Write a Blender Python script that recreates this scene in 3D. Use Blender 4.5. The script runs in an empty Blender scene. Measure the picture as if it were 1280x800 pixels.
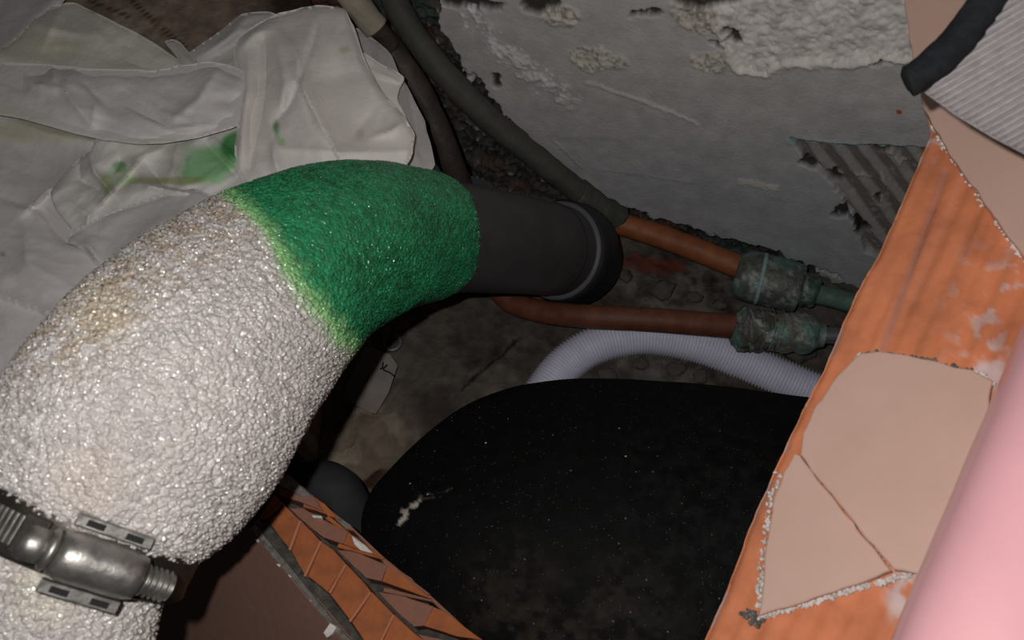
import bpy, math, random
import numpy as np
from mathutils import Vector
random.seed(7)
S = bpy.context.scene
COL = S.collection
R = math.radians

# ------------------------------------------------------------------ camera, world, light, exposure
HC = 0.68                       # lens height above the cavity floor
PITCH = R(62)
FPX = 26.0 / 36.0 * 1280
cam = bpy.data.objects.new('camera', bpy.data.cameras.new('camera'))
COL.objects.link(cam)
cam.location = (0, 0, HC)
cam.rotation_euler = (math.pi / 2 - PITCH, 0, 0)
cam.data.sensor_width = 36
cam.data.lens = 26
cam.data.clip_start = 0.01
cam.data.dof.use_dof = True
cam.data.dof.focus_distance = 0.60
cam.data.dof.aperture_fstop = 15
S.camera = cam

w = bpy.data.worlds.new('dim_room')
S.world = w
w.use_nodes = True
w.node_tree.nodes['Background'].inputs[0].default_value = (0.9, 0.95, 1.0, 1)
w.node_tree.nodes['Background'].inputs[1].default_value = 0.012

S.view_settings.view_transform = 'Standard'
S.view_settings.look = 'None'
S.view_settings.gamma = 1
S.view_settings.exposure = 0.0

FWD = np.array([0, math.cos(PITCH), -math.sin(PITCH)])
UPV = np.array([0, math.sin(PITCH), math.cos(PITCH)])
RGT = np.array([1.0, 0, 0])
CAM = np.array([0, 0, HC])

fl = bpy.data.lights.new('phone_flash', 'POINT')     # the phone's own flash beside its lens
fl.energy = 4.5
fl.shadow_soft_size = 0.004
fl.color = (1.0, 0.965, 0.94)
flo = bpy.data.objects.new('phone_flash', fl)
COL.objects.link(flo)
flo.location = tuple(CAM + RGT * -0.029 + UPV * 0.022 - FWD * 0.005)

# ------------------------------------------------------------------ helpers: geometry
def U(px, py, d):
    """point at pixel direction and distance d (metres along the lens axis)"""
    px = np.asarray(px, float); py = np.asarray(py, float); d = np.asarray(d, float)
    return (CAM + FWD * d[..., None] + RGT * (d * (px - 640) / FPX)[..., None]
            + UPV * (d * (400 - py) / FPX)[..., None])

def UZ(px, py, z):
    dz = (FWD[2] + UPV[2] * (400 - py) / FPX)
    return U(px, py, (z - HC) / dz)

def proj(P):
    q = P - CAM
    d = q @ FWD
    d = np.where(d < 0.02, 0.02, d)
    return 640 + (q @ RGT) / d * FPX, 400 - (q @ UPV) / d * FPX

def _h(ix, iy, iz, seed):
    n = (ix * 374761393 + iy * 668265263 + iz * 2147483647 + seed * 1274126177) & 0xffffffff
    n = ((n ^ (n >> 13)) * 1274126177) & 0xffffffff
    n = ((n ^ (n >> 16)) * 2246822519) & 0xffffffff
    return ((n ^ (n >> 15)) & 0xffff) / 65535.0

def noise(P, f, seed=0):
    """value noise, -1..1"""
    Q = np.asarray(P, float) * f
    I = np.floor(Q).astype(np.int64)
    F = Q - I
    F = F * F * F * (F * (F * 6 - 15) + 10)
    out = 0
    for a in (0, 1):
        for b in (0, 1):
            for c in (0, 1):
                wgt = ((F[..., 0] if a else 1 - F[..., 0]) * (F[..., 1] if b else 1 - F[..., 1])
                       * (F[..., 2] if c else 1 - F[..., 2]))
                out = out + wgt * _h(I[..., 0] + a, I[..., 1] + b, I[..., 2] + c, seed)
    return out * 2 - 1

def beads(P, f, seed=0):
    """distance to the nearest jittered bead centre, in cells"""
    Q = np.asarray(P, float) * f
    I = np.floor(Q).astype(np.int64)
    best = np.full(Q.shape[:-1], 9.0)
    for a in (-1, 0, 1):
        for b in (-1, 0, 1):
            for c in (-1, 0, 1):
                ix, iy, iz = I[..., 0] + a, I[..., 1] + b, I[..., 2] + c
                d = ((ix + _h(ix, iy, iz, seed) - Q[..., 0]) ** 2 + (iy + _h(ix, iy, iz, seed + 1) - Q[..., 1]) ** 2
                     + (iz + _h(ix, iy, iz, seed + 2) - Q[..., 2]) ** 2)
                best = np.minimum(best, d)
    return np.sqrt(best)

def fbm(P, f, o=4, seed=0, g=0.5):
    s = 0; a = 1; t = 0
    for i in range(o):
        s = s + a * noise(P, f * 2.03 ** i, seed + i * 17); t += a; a *= g
    return s / t

def seg_dist(x, y, pts, closed=False):
    d = np.full(np.shape(x), 1e9)
    n = len(pts)
    for i in range(n if closed else n - 1):
        ax, ay = pts[i][:2]; bx, by = pts[(i + 1) % n][:2]
        vx, vy = bx - ax, by - ay
        t = np.clip(((x - ax) * vx + (y - ay) * vy) / (vx * vx + vy * vy + 1e-9), 0, 1)
        d = np.minimum(d, np.hypot(x - ax - t * vx, y - ay - t * vy))
    return d

def inside(x, y, pts):
    c = np.zeros(np.shape(x), bool)
    n = len(pts)
    for i in range(n):
        ax, ay = pts[i]; bx, by = pts[(i + 1) % n]
        if ay == by: continue
        c ^= ((ay > y) != (by > y)) & (x < (bx - ax) * (y - ay) / (by - ay) + ax)
    return c

def sd(x, y, pts):
    """signed distance, positive inside"""
    d = seg_dist(x, y, pts, True)
    return np.where(inside(x, y, pts), d, -d)

def sm(a, b, x):
    t = np.clip((x - a) / (b - a), 0, 1)
    return t * t * (3 - 2 * t)

def mixc(c, col, m):
    return c * (1 - m[..., None]) + np.array(col) * m[..., None]

def crom(pts, n=20, closed=False):
    """Catmull-Rom through rows of numbers"""
    p = np.asarray(pts, float)
    if closed: p = np.vstack([p[-1], p, p[0], p[1]])
    else: p = np.vstack([2 * p[0] - p[1], p, 2 * p[-1] - p[-2]])
    out = []
    for i in range(1, len(p) - 2):
        for k in range(n):
            t = k / n
            out.append(0.5 * ((2 * p[i]) + (-p[i-1] + p[i+1]) * t + (2*p[i-1] - 5*p[i] + 4*p[i+1] - p[i+2]) * t*t
                              + (-p[i-1] + 3*p[i] - 3*p[i+1] + p[i+2]) * t**3))
    if not closed: out.append(p[-2])
    return np.array(out)

# ------------------------------------------------------------------ helpers: objects
WLOC = {}
def tag(o, label=None, cat=None, group=None, kind=None):
    if label: o['label'] = label
    if cat: o['category'] = cat
    if group: o['group'] = group
    if kind: o['kind'] = kind
    return o

def empty(name, loc, label=None, cat=None, group=None, kind=None):
    o = bpy.data.objects.new(name, None)
    o.empty_display_size = 0.02
    COL.objects.link(o)
    o.location = tuple(loc); WLOC[o.name] = np.array(loc, float)
    return tag(o, label, cat, group, kind)

def build(name, V, F, mat, parent=None, col=None, smooth=True):
    """V world verts (n,3); F list of faces or (m,4) array"""
    V = np.asarray(V, float).reshape(-1, 3)
    org = np.array([(V[:, 0].min() + V[:, 0].max()) / 2, (V[:, 1].min() + V[:, 1].max()) / 2, V[:, 2].min()])
    me = bpy.data.meshes.new(name)
    L = V - org
    if isinstance(F, np.ndarray):
        m, k = F.shape
        me.vertices.add(len(L)); me.vertices.foreach_set('co', L.astype(np.float32).ravel())
        me.loops.add(m * k); me.loops.foreach_set('vertex_index', F.astype(np.int32).ravel())
        me.polygons.add(m); me.polygons.foreach_set('loop_start', np.arange(0, m * k, k, dtype=np.int32))
        me.update(calc_edges=True)
        me.validate()
    else:
        me.from_pydata([tuple(v) for v in L], [], F)
        me.update()
    if col is not None:
        a = me.color_attributes.new('Col', 'FLOAT_COLOR', 'POINT')
        c = np.ones((len(L), 4), np.float32); c[:, :3] = np.clip(np.asarray(col).reshape(-1, 3), 0, 1)
        a.data.foreach_set('color', c.ravel())
    if smooth: me.polygons.foreach_set('use_smooth', np.ones(len(me.polygons), bool))
    me.materials.append(mat)
    o = bpy.data.objects.new(name, me)
    COL.objects.link(o)
    WLOC[o.name] = org
    if parent is not None:
        o.parent = parent
        o.location = tuple(org - WLOC[parent.name])
    else:
        o.location = tuple(org)
    return o

def grid_faces(n, m, cyc=False):
    i = np.arange(n - 1)[:, None]; j = np.arange(m if cyc else m - 1)[None, :]
    a = i * m + j; b = i * m + (j + 1) % m
    c = (i + 1) * m + (j + 1) % m; d = (i + 1) * m + j
    return np.stack([a + 0 * d, b + 0 * d, c, d], -1).reshape(-1, 4)

def frames(C):
    T = np.gradient(C, axis=0); T /= np.linalg.norm(T, axis=1)[:, None] + 1e-12
    N = np.zeros_like(T); v = np.cross(T[0], FWD)
    if np.linalg.norm(v) < 1e-3: v = np.cross(T[0], RGT)
    v /= np.linalg.norm(v); N[0] = v
    for i in range(1, len(T)):
        v = v - T[i] * (v @ T[i]); v /= np.linalg.norm(v); N[i] = v
    return T, N, np.cross(T, N)

def tube_pts(C, rad, m):
    T, N, B = frames(C)
    a = np.linspace(0, 2 * math.pi, m, endpoint=False)
    rad = np.broadcast_to(np.asarray(rad, float), (len(C),)) if np.ndim(rad) < 2 else rad
    rr = rad[:, None] if rad.ndim == 1 else rad
    D = N[:, None, :] * np.cos(a)[None, :, None] + B[:, None, :] * np.sin(a)[None, :, None]
    return C[:, None, :] + D * rr[..., None], D

def tube(name, C, rad, mat, parent=None, m=32, col=None, disp=None, wall=0.0, cap=True):
    V, D = tube_pts(C, rad, m)
    if disp is not None: V = V + D * disp(V)[..., None]
    n = len(C)
    if wall > 0:          # open pipe with a wall: turn back inside at both ends
        rr = (np.asarray(rad) + np.zeros(n)) - wall
        I, _ = tube_pts(C, rr, m)
        V = np.concatenate([I[:1], V, I[::-1]], 0)
        F = grid_faces(len(V), m, True)
        c = None if col is None else np.zeros((len(V), m, 3)) + col
        return build(name, V, F, mat, parent, c)
    if cap:
        e0 = V[:1] * 0 + V[0].mean(0); e1 = V[:1] * 0 + V[-1].mean(0)
        k0 = V[:1] * .999 + e0 * .001; k1 = V[-1:] * .999 + e1 * .001
        V = np.concatenate([e0 + (V[:1] - e0) * .02, k0, V, k1, e1 + (V[-1:] - e1) * .02], 0)
        if col is not None and np.ndim(col) == 3:
            col = np.concatenate([col[:1], col[:1], col, col[-1:], col[-1:]], 0)
    c = None
    if col is not None:
        c = np.zeros((V.shape[0], m, 3)) + (col if np.ndim(col) == 3 else np.array(col))
    return build(name, V, grid_faces(V.shape[0], m, True), mat, parent, c)

def prism(name, top, off, mat, parent=None, bev=0.0008, rough=0.0, seed=0, step=0.006):
    """solid with a given outline on top (world pts), pushed by off; outline subdivided and chipped, rounded upper edge"""
    top = np.asarray(top, float); off = np.asarray(off, float)
    P = []
    n = len(top)
    for i in range(n):
        a, b = top[i], top[(i + 1) % n]
        k = max(1, int(np.linalg.norm(b - a) / step)) if rough > 0 else 1
        for j in range(k): P.append(a + (b - a) * j / k)
    P = np.array(P)
    c = P.mean(0)
    if rough > 0:
        nz = fbm(P, 140, 2, seed + 3)
        dirs = P - c; dirs /= np.linalg.norm(dirs, axis=1)[:, None] + 1e-9
        P = P + dirs * (nz * rough)[:, None]
    m = len(P)
    nrm = -off / (np.linalg.norm(off) + 1e-9)
    E = np.roll(P, -1, 0) - np.roll(P, 1, 0)
    inw = np.cross(E, nrm); inw /= np.linalg.norm(inw, axis=1)[:, None] + 1e-9
    if np.sum((c - P) * inw) < 0: inw = -inw
    rings = [P + inw * bev, P + inw * bev * .3 - nrm * bev * .35, P - nrm * bev, P + off]
    V = np.concatenate(rings)
    F = []
    for r in range(3):
        for i in range(m):
            F.append((r * m + i, r * m + (i + 1) % m, (r + 1) * m + (i + 1) % m, (r + 1) * m + i))
    F.append(tuple(range(m))[::-1]); F.append(tuple(range(3 * m, 4 * m)))
    return build(name, V, F, mat, parent, smooth=False)

def px3(pts, plane=None, d=None):
    """pixel outline on a plane (point, normal)"""
    out = []
    for p in pts:
        if plane is not None:
            r = U(p[0], p[1], 1.0) - CAM
            t = ((plane[0] - CAM) @ plane[1]) / (r @ plane[1])
            out.append(CAM + r * t)
        else:
            out.append(U(p[0], p[1], p[2] if len(p) > 2 else d))
    return np.array(out)

# ------------------------------------------------------------------ helpers: materials
def M(name, color=None, rough=0.6, metal=0.0, var=0.0, vscale=40, vcol=None, bump=(), spec=0.5, coat=0.0,
      spots=None, rvar=0.0, sss=0.0):
    """bump: list of (kind, scale, distance). color None reads the mesh's pigment attribute."""
    m = bpy.data.materials.new(name); m.use_nodes = True
    nt = m.node_tree; N = nt.nodes; L = nt.links
    b = N['Principled BSDF']
    tc = N.new('ShaderNodeTexCoord')
    if color is None:
        a = N.new('ShaderNodeAttribute'); a.attribute_name = 'Col'; c = a.outputs['Color']
    else:
        a = N.new('ShaderNodeRGB'); a.outputs[0].default_value = (*color, 1); c = a.outputs[0]
    def nz(scale, det=6, rg=.6):
        t = N.new('ShaderNodeTexNoise'); t.inputs['Scale'].default_value = scale
        t.inputs['Detail'].default_value = det; t.inputs['Roughness'].default_value = rg
        L.new(tc.outputs['Object'], t.inputs['Vector']); return t
    if var > 0:
        t = nz(vscale)
        mr = N.new('ShaderNodeMapRange'); mr.inputs[1].default_value = .32; mr.inputs[2].default_value = .68
        L.new(t.outputs['Fac'], mr.inputs[0])
        if vcol is not None:
            mr.inputs[3].default_value = 0; mr.inputs[4].default_value = var
            mx = N.new('ShaderNodeMix'); mx.data_type = 'RGBA'
            L.new(mr.outputs[0], mx.inputs[0]); L.new(c, mx.inputs[6]); mx.inputs[7].default_value = (*vcol, 1)
            c = mx.outputs[2]
        else:
            mr.inputs[3].default_value = 1 - var; mr.inputs[4].default_value = 1 + var
            mx = N.new('ShaderNodeVectorMath'); mx.operation = 'SCALE'
            L.new(c, mx.inputs[0]); L.new(mr.outputs[0], mx.inputs['Scale']); c = mx.outputs[0]
    if spots is not None:       # (scale, radius, colour): sparse grains of dust
        for (sc, rad, scol, thr) in spots:
            v = N.new('ShaderNodeTexVoronoi'); v.inputs['Scale'].default_value = sc
            L.new(tc.outputs['Object'], v.inputs['Vector'])
            lt = N.new('ShaderNodeMath'); lt.operation = 'LESS_THAN'; lt.inputs[1].default_value = rad
            L.new(v.outputs['Distance'], lt.inputs[0])
            sx = N.new('ShaderNodeSeparateColor'); L.new(v.outputs['Color'], sx.inputs[0])
            gt = N.new('ShaderNodeMath'); gt.operation = 'GREATER_THAN'; gt.inputs[1].default_value = thr
            L.new(sx.outputs[0], gt.inputs[0])
            mu = N.new('ShaderNodeMath'); mu.operation = 'MULTIPLY'
            L.new(lt.outputs[0], mu.inputs[0]); L.new(gt.outputs[0], mu.inputs[1])
            mx = N.new('ShaderNodeMix'); mx.data_type = 'RGBA'
            L.new(mu.outputs[0], mx.inputs[0]); L.new(c, mx.inputs[6]); mx.inputs[7].default_value = (*scol, 1)
            c = mx.outputs[2]
    L.new(c, b.inputs['Base Color'])
    b.inputs['Roughness'].default_value = rough
    if rvar > 0:
        t = nz(vscale * 1.7)
        mr = N.new('ShaderNodeMapRange'); mr.inputs[1].default_value = .3; mr.inputs[2].default_value = .7
        mr.inputs[3].default_value = max(0.02, rough - rvar); mr.inputs[4].default_value = min(1, rough + rvar)
        L.new(t.outputs['Fac'], mr.inputs[0]); L.new(mr.outputs[0], b.inputs['Roughness'])
    b.inputs['Metallic'].default_value = metal
    b.inputs['Specular IOR Level'].default_value = spec
    b.inputs['Coat Weight'].default_value = coat
    if sss > 0:
        b.inputs['Subsurface Weight'].default_value = sss
        b.inputs['Subsurface Radius'].default_value = (1, 1, 1); b.inputs['Subsurface Scale'].default_value = 0.002
    prev = None
    for (kind, sc, dist) in bump:
        bp = N.new('ShaderNodeBump'); bp.inputs['Distance'].default_value = dist; bp.inputs['Strength'].default_value = 1
        if kind == 'noise': src = nz(sc, 5).outputs['Fac']
        elif kind == 'vor':
            v = N.new('ShaderNodeTexVoronoi'); v.feature = 'SMOOTH_F1'; v.inputs['Scale'].default_value = sc
            L.new(tc.outputs['Object'], v.inputs['Vector']); src = v.outputs['Distance']
        L.new(src, bp.inputs['Height'])
        if prev is not None: L.new(prev, bp.inputs['Normal'])
        prev = bp.outputs[0]
    if prev is not None: L.new(prev, b.inputs['Normal'])
    return m

mt = {}
mt['wall'] = M('plaster_pigment', None, .75, var=.12, vscale=60, bump=[('noise', 350, .0006)], spec=.35)
mt['floor'] = M('rubble_pigment', None, .85, var=.28, vscale=55, bump=[('noise', 260, .0015)], spec=.3)
mt['foam'] = M('foam_pigment', None, .17, var=.12, vscale=260, bump=[('vor', 900, -.0009)], spec=1.0, coat=.3)
mt['pvc'] = M('grey_pvc', (.062, .058, .058), .5, var=.18, vscale=30, bump=[('noise', 300, .0001)], spec=.35)
mt['pvc_rim'] = M('grey_pvc_rim', (.105, .108, .125), .5, var=.1, vscale=60, spec=.4)
mt['rubber'] = M('black_rubber', (.018, .019, .024), .5, spec=.4)
mt['grey_rubber'] = M('slate_rubber', (.032, .034, .037), .75, var=.2, vscale=60, spec=.3)
mt['copper'] = M('stained_copper', (.27, .085, .025), .6, metal=.0, var=.25, vscale=60, bump=[('noise', 200, .0003)], rvar=.1)
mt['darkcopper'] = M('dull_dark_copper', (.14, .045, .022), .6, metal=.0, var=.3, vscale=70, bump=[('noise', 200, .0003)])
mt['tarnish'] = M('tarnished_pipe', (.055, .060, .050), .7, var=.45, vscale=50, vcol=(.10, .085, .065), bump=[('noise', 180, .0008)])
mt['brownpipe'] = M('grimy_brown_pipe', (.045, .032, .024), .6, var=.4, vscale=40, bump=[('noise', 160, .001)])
mt['verdigris'] = M('verdigris', (.10, .20, .16), .6, var=.7, vscale=120, vcol=(.06, .075, .055), bump=[('noise', 300, .001)])
mt['fitting'] = M('corroded_fitting', None, .5, metal=.2, var=.35, vscale=170, bump=[('noise', 260, .0012)])
mt['steelpipe'] = M('dull_steel_pipe', (.16, .16, .17), .5, metal=.4, var=.2, vscale=80)
mt['hose'] = M('white_hose', (.68, .68, .80), .4, var=.05, vscale=60, spec=.5)
mt['tub'] = M('black_tub', None, .62, var=.35, vscale=120, bump=[('noise', 900, .0005), ('noise', 60, .0008)], spec=.12,
              spots=[(75, .055, (.5, .48, .42), .86), (190, .10, (.16, .145, .12), .84), (420, .16, (.07, .063, .055), .72)])
mt['cloth'] = M('white_cloth', None, .8, var=.05, vscale=35, bump=[('noise', 60, .0012), ('noise', 1500, .0001)], spec=.2)
mt['brick'] = M('terracotta', (.48, .15, .05), .85, var=.75, vscale=75, vcol=(.24, .085, .045), bump=[('noise', 300, .0006)], spec=.25)
mt['brick_pale'] = M('mauve_terracotta', (.34, .15, .10), .85, var=.6, vscale=90, vcol=(.22, .13, .105), bump=[('noise', 300, .0009)], spec=.2)
mt['brickface'] = M('terracotta_face', None, .75, var=.16, vscale=45, bump=[('noise', 260, .0004)], spec=.3)
mt['ribpale'] = M('pale_terracotta', (.52, .22, .12), .85, var=.4, vscale=90, vcol=(.38, .13, .06), spec=.2)
mt['mortar'] = M('grey_mortar', (.20, .19, .17), .9, var=.45, vscale=150, bump=[('noise', 320, .002)], spec=.2)
mt['darkmortar'] = M('damp_mortar', (.085, .08, .07), .9, var=.5, vscale=120, bump=[('noise', 300, .002)], spec=.2)
mt['grout'] = M('white_grout', (.75, .70, .66), .8, var=.2, vscale=200, bump=[('noise', 320, .001)], spec=.3)
mt['tile'] = M('beige_tile', (.62, .41, .325), .5, var=.6, vscale=26, vcol=(.70, .47, .40), bump=[('noise', 25, .0005)], spec=.35)
mt['tileback'] = M('brown_tile', (.27, .15, .115), .7, var=.3, vscale=25, vcol=(.20, .115, .09), bump=[('noise', 160, .0004)], spec=.3)
mt['pink'] = M('pink_glaze', (.88, .46, .50), .2, var=.04, vscale=20, spec=.5, coat=.4)
mt['steel'] = M('stainless_steel', (.36, .345, .32), .40, metal=.85, var=.3, vscale=120, bump=[('noise', 400, .0002)], rvar=.1)
mt['darksteel'] = M('dark_steel_band', (.085, .075, .065), .45, metal=.8, var=.3, vscale=90, bump=[('noise', 200, .0003)])
mt['card'] = M('card_tag', (.26, .23, .21), .8, var=.15, vscale=50, spec=.2)
mt['ink'] = M('black_ink', (.006, .006, .006), .8)
mt['stone'] = M('rubble_stone', (.10, .088, .075), .9, var=.6, vscale=90, vcol=(.05, .045, .04), bump=[('noise', 220, .002)])
mt['ledge'] = M('terrazzo', None, .7, var=.3, vscale=70, bump=[('noise', 200, .0008)])
mt['knit'] = M('grey_knit', None, .95, var=.12, vscale=300, bump=[('noise', 900, .0006)], spec=.1)
mt['trim'] = M('black_fabric_trim', (.017, .019, .021), .9, var=.3, vscale=200, bump=[('noise', 700, .0008)], spec=.15)
mt['cream'] = M('cream_sleeve', (.30, .27, .21), .75, var=.2, vscale=60, bump=[('noise', 200, .001)])
mt['rust'] = M('rusty_wire', (.07, .03, .02), .8, var=.3, vscale=100)

# ------------------------------------------------------------------ setting: plastered wall
nW = np.array([.3295, .9442, 0]); nW /= np.linalg.norm(nW); DW = .486
eW = np.array([nW[1], -nW[0], 0])
s = np.linspace(-.62, .50, 840); z = np.linspace(-.004, .52, 400)
SS, ZZ = np.meshgrid(s, z)
W0 = nW * DW + SS[..., None] * eW + ZZ[..., None] * np.array([0, 0, 1.0])
px, py = proj(W0)
j1 = fbm(W0, 45, 4, 11) ; j2 = fbm(W0, 170, 3, 12); j3 = fbm(W0, 60, 4, 13); j4 = fbm(W0, 400, 2, 15)
X = px + j1 * 16 + j2 * 5; Y = py + j3 * 16 + j4 * 3
plaster = [(520, -60), (545, 20), (565, 70), (600, 118), (640, 158), (690, 208), (735, 240), (775, 262), (900, 296), (1000, 330),
           (1075, 368), (1500, 520), (1700, -900), (300, -900)]
mp = sm(-2, 3, sd(X, Y, plaster))
torn = [(838, -400), (850, -20), (885, 12), (905, 55), (920, 90), (955, 92), (985, 80), (1040, 78), (1150, 72), (1300, 60), (1300, -400)]
mr_ = sm(-2, 2, sd(px + j1 * 9 + j2 * 4, py + j3 * 9 + j4 * 2, torn))
rec = [(985, 176), (1060, 181), (1200, 188), (1240, 420), (1130, 340), (1085, 315), (1062, 262), (1035, 222), (1005, 200)]
mc = sm(-2, 2, sd(px + j1 * 7 + j2 * 3, py + j3 * 4, rec))
h = (plaster and 0) + (1 - mp) * (-.020 + .010 * j1 + .006 * j2) + mp * (.0012 * fbm(W0, 9, 2, 5))
h = h + mp * mr_ * (-.0028 + .0022 * j2 + .0012 * j4 + .0018 * j3)
lip = np.exp(-(sd(px + j1 * 9 + j2 * 4, py + j3 * 9 + j4 * 2, torn) / 4) ** 2) * mp
h = h + lip * .0022
# notched-trowel ridges in the bare patch, running down to the right
rd = np.sin(((px - 1000) * .80 - (py - 180) * .60) / 24 * 2 * math.pi + j1 * .5)
h = h + mc * (-.0065 + .0028 * np.clip(rd, -.5, 1) + .0004 * j2)
c = np.zeros(W0.shape) + np.array([.54, .515, .505])
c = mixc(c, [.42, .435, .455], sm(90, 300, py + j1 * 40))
c = c * (1 + .10 * fbm(W0 * np.array([1, 1, 6]), 14, 4, 21))[..., None]
c = mixc(c, [.80, .76, .73], mr_ * .95)
c = mixc(c, [.55, .52, .50], mr_ * sm(.05, .5, j2) * .8)
c = mixc(c, [.80, .74, .68], lip * .7)
c = mixc(c, [.33, .31, .29], mc)
c = mixc(c, [.10, .093, .085], mc * sm(0, -.9, rd) * .7)
c = mixc(c, [.40, .37, .33], mc * sm(.25, .5, j2) * .6)
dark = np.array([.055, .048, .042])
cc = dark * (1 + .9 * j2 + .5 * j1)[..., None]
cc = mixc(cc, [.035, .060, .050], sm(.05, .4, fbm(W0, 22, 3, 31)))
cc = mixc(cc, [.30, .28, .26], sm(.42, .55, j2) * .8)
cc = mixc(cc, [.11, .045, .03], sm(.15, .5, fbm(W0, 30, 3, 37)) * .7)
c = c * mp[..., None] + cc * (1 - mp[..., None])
def blob(cx, cy, rx, ry, rot=0, n=1.0):
    a = R(rot); dx = X * n + px * (1 - n) - cx; dy = Y * n + py * (1 - n) - cy
    u = dx * math.cos(a) + dy * math.sin(a); v = -dx * math.sin(a) + dy * math.cos(a)
    return sm(1.15, .85, np.hypot(u / rx, v / ry))
rimp = 0
for b in ((745, 74, 40, 14, 10), (700, 22, 24, 15, 10), (887, 76, 24, 12, 8), (868, 20, 30, 16, 20)):       # popped-off paint with rough filler
    m_ = blob(*b, n=.6); h = h + m_ * mp * (.0008 + .0022 * j2 + .0010 * j4)
    c = mixc(c, [.66, .61, .53], m_ * mp * .9); c = mixc(c, [.30, .27, .23], m_ * mp * sm(.12, .3, j4) * .8)
for b in ((585, 4, 45, 11, 5), (676, 4, 22, 12, 0), (800, 20, 14, 4, -8), (822, 16, 8, 5, 0), (880, 2, 42, 9, 4), (913, 48, 16, 5, 30),
          (1045, 222, 11, 5, 60), (1050, 262, 9, 13, 70), (1075, 283, 22, 6, 35), (1012, 208, 14, 4, 15), (1104, 192, 13, 4, 0), (1093, 253, 6, 3, 0),
          (1100, 80, 14, 3, 5), (616, 100, 6, 5, 0), (895, 55, 8, 3, 0)):
    m_ = blob(*b, n=.8); h = h - m_ * .006; c = mixc(c, [.022, .017, .014], m_ * .95)
for b in ((1075, 225, 12, 3, 50), (1100, 232, 12, 3, 60), (1120, 205, 10, 2, 40)):
    m_ = blob(*b, n=1.0); c = mixc(c, [.45, .42, .38], m_ * .8); h = h + m_ * .002
for pts, wd, al, col in (([(590, 22), (625, 60), (660, 88), (700, 118)], 12, .9, (.85, .83, .86)), ([(635, 62), (680, 100), (718, 128)], 11, .7, (.75, .70, .66)),
                         ([(640, 82), (690, 108), (715, 130)], 9, .45, (.66, .61, .58)), ([(735, 103), (775, 117), (800, 125), (838, 140), (872, 155)], 2.6, .8, (.70, .65, .60)),
                         ([(925, 226), (945, 230), (970, 234)], 4, .7, (.70, .66, .58)), ([(985, 178), (1040, 181), (1150, 186)], 4, .55, (.26, .50, .55)),
                         ([(700, 172), (820, 172)], 3, .2, (.40, .38, .37)), ([(740, 210), (865, 228)], 2, .3, (.40, .39, .38)), ([(690, 175), (728, 210)], 1.6, .5, (.45, .43, .41))):
    m_ = sm(wd * 1.2, wd * .5, seg_dist(px + j2 * wd * 1.3, py + j4 * wd * .9, pts)) * al
    m_ = m_ * (sm(-.25, .3, j2 + j4 * .6) if wd > 5 else 1)
    c = mixc(c, col, m_ * mp); h = h + m_ * mp * .0010
m_ = blob(1126, 142, 5, 3, 10, n=.4); c = mixc(c, [.5, .09, .04], m_)
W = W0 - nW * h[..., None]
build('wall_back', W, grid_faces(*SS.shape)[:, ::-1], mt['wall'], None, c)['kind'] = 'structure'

# ------------------------------------------------------------------ setting: rubble floor with loose stones
fx = np.linspace(-.62, .62, 640); fy = np.linspace(-.25, .72, 500)
XX, YY = np.meshgrid(fx, fy)
YY = np.minimum(YY, (DW + .012 - nW[0] * XX) / nW[1])
F0 = np.stack([XX, YY, 0 * XX], -1)
px, py = proj(F0)
a1 = fbm(F0, 18, 4, 41); a2 = fbm(F0, 70, 4, 42); a3 = fbm(F0, 240, 2, 43)
fh = .006 * a1 + .0025 * a2 + .0008 * a3 - .004
c = np.zeros(F0.shape) + np.array([.085, .072, .060])
c = c * (1 + .6 * a1 + .7 * a2)[..., None]
pat = sm(90, 25, np.hypot((px - 430) * .7, (py - 560) * .6) + a2 * 20)
c = mixc(c, [.235, .185, .135], pat * .85)
st = sm(.08, .22, fbm(F0, 42, 2, 47)) ; c = mixc(c, [.055, .022, .014], st * pat); fh = fh + .002 * st * pat
st2 = sm(.16, .30, fbm(F0, 60, 2, 48)); c = mixc(c, [.30, .26, .20], st2 * pat * .8)
pt2 = sm(70, 20, np.hypot((px - 850) * .6, (py - 440)) + a2 * 18)
c = mixc(c, [.16, .145, .13], pt2 * .7 * sm(-.3, .2, a2))
pt3 = sm(90, 20, np.hypot((px - 850) * .7, (py - 365) * 1.4) + a2 * 18); c = mixc(c, [.17, .16, .145], pt3 * .7 * sm(-.1, .3, a2))
red = sm(1.2, .8, np.hypot((px - 815 + a2 * 14) / 42, (py - 328 + a1 * 8) / 11)); c = mixc(c, [.16, .035, .02], red * .8)
dk = sm(40, 15, np.hypot(px - 545, py - 510) + a2 * 14); c = mixc(c, [.05, .035, .028], dk * .8)
cr = sm(3, 1, seg_dist(px + a2 * 6, py + a3 * 3, [(650, 420), (610, 455), (580, 482)])); c = mixc(c, [.02, .016, .012], cr); fh = fh - cr * .003
Fv = F0.copy(); Fv[..., 2] = fh
floor = build('floor', Fv, grid_faces(*XX.shape), mt['floor'], None, c); floor['kind'] = 'structure'

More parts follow.
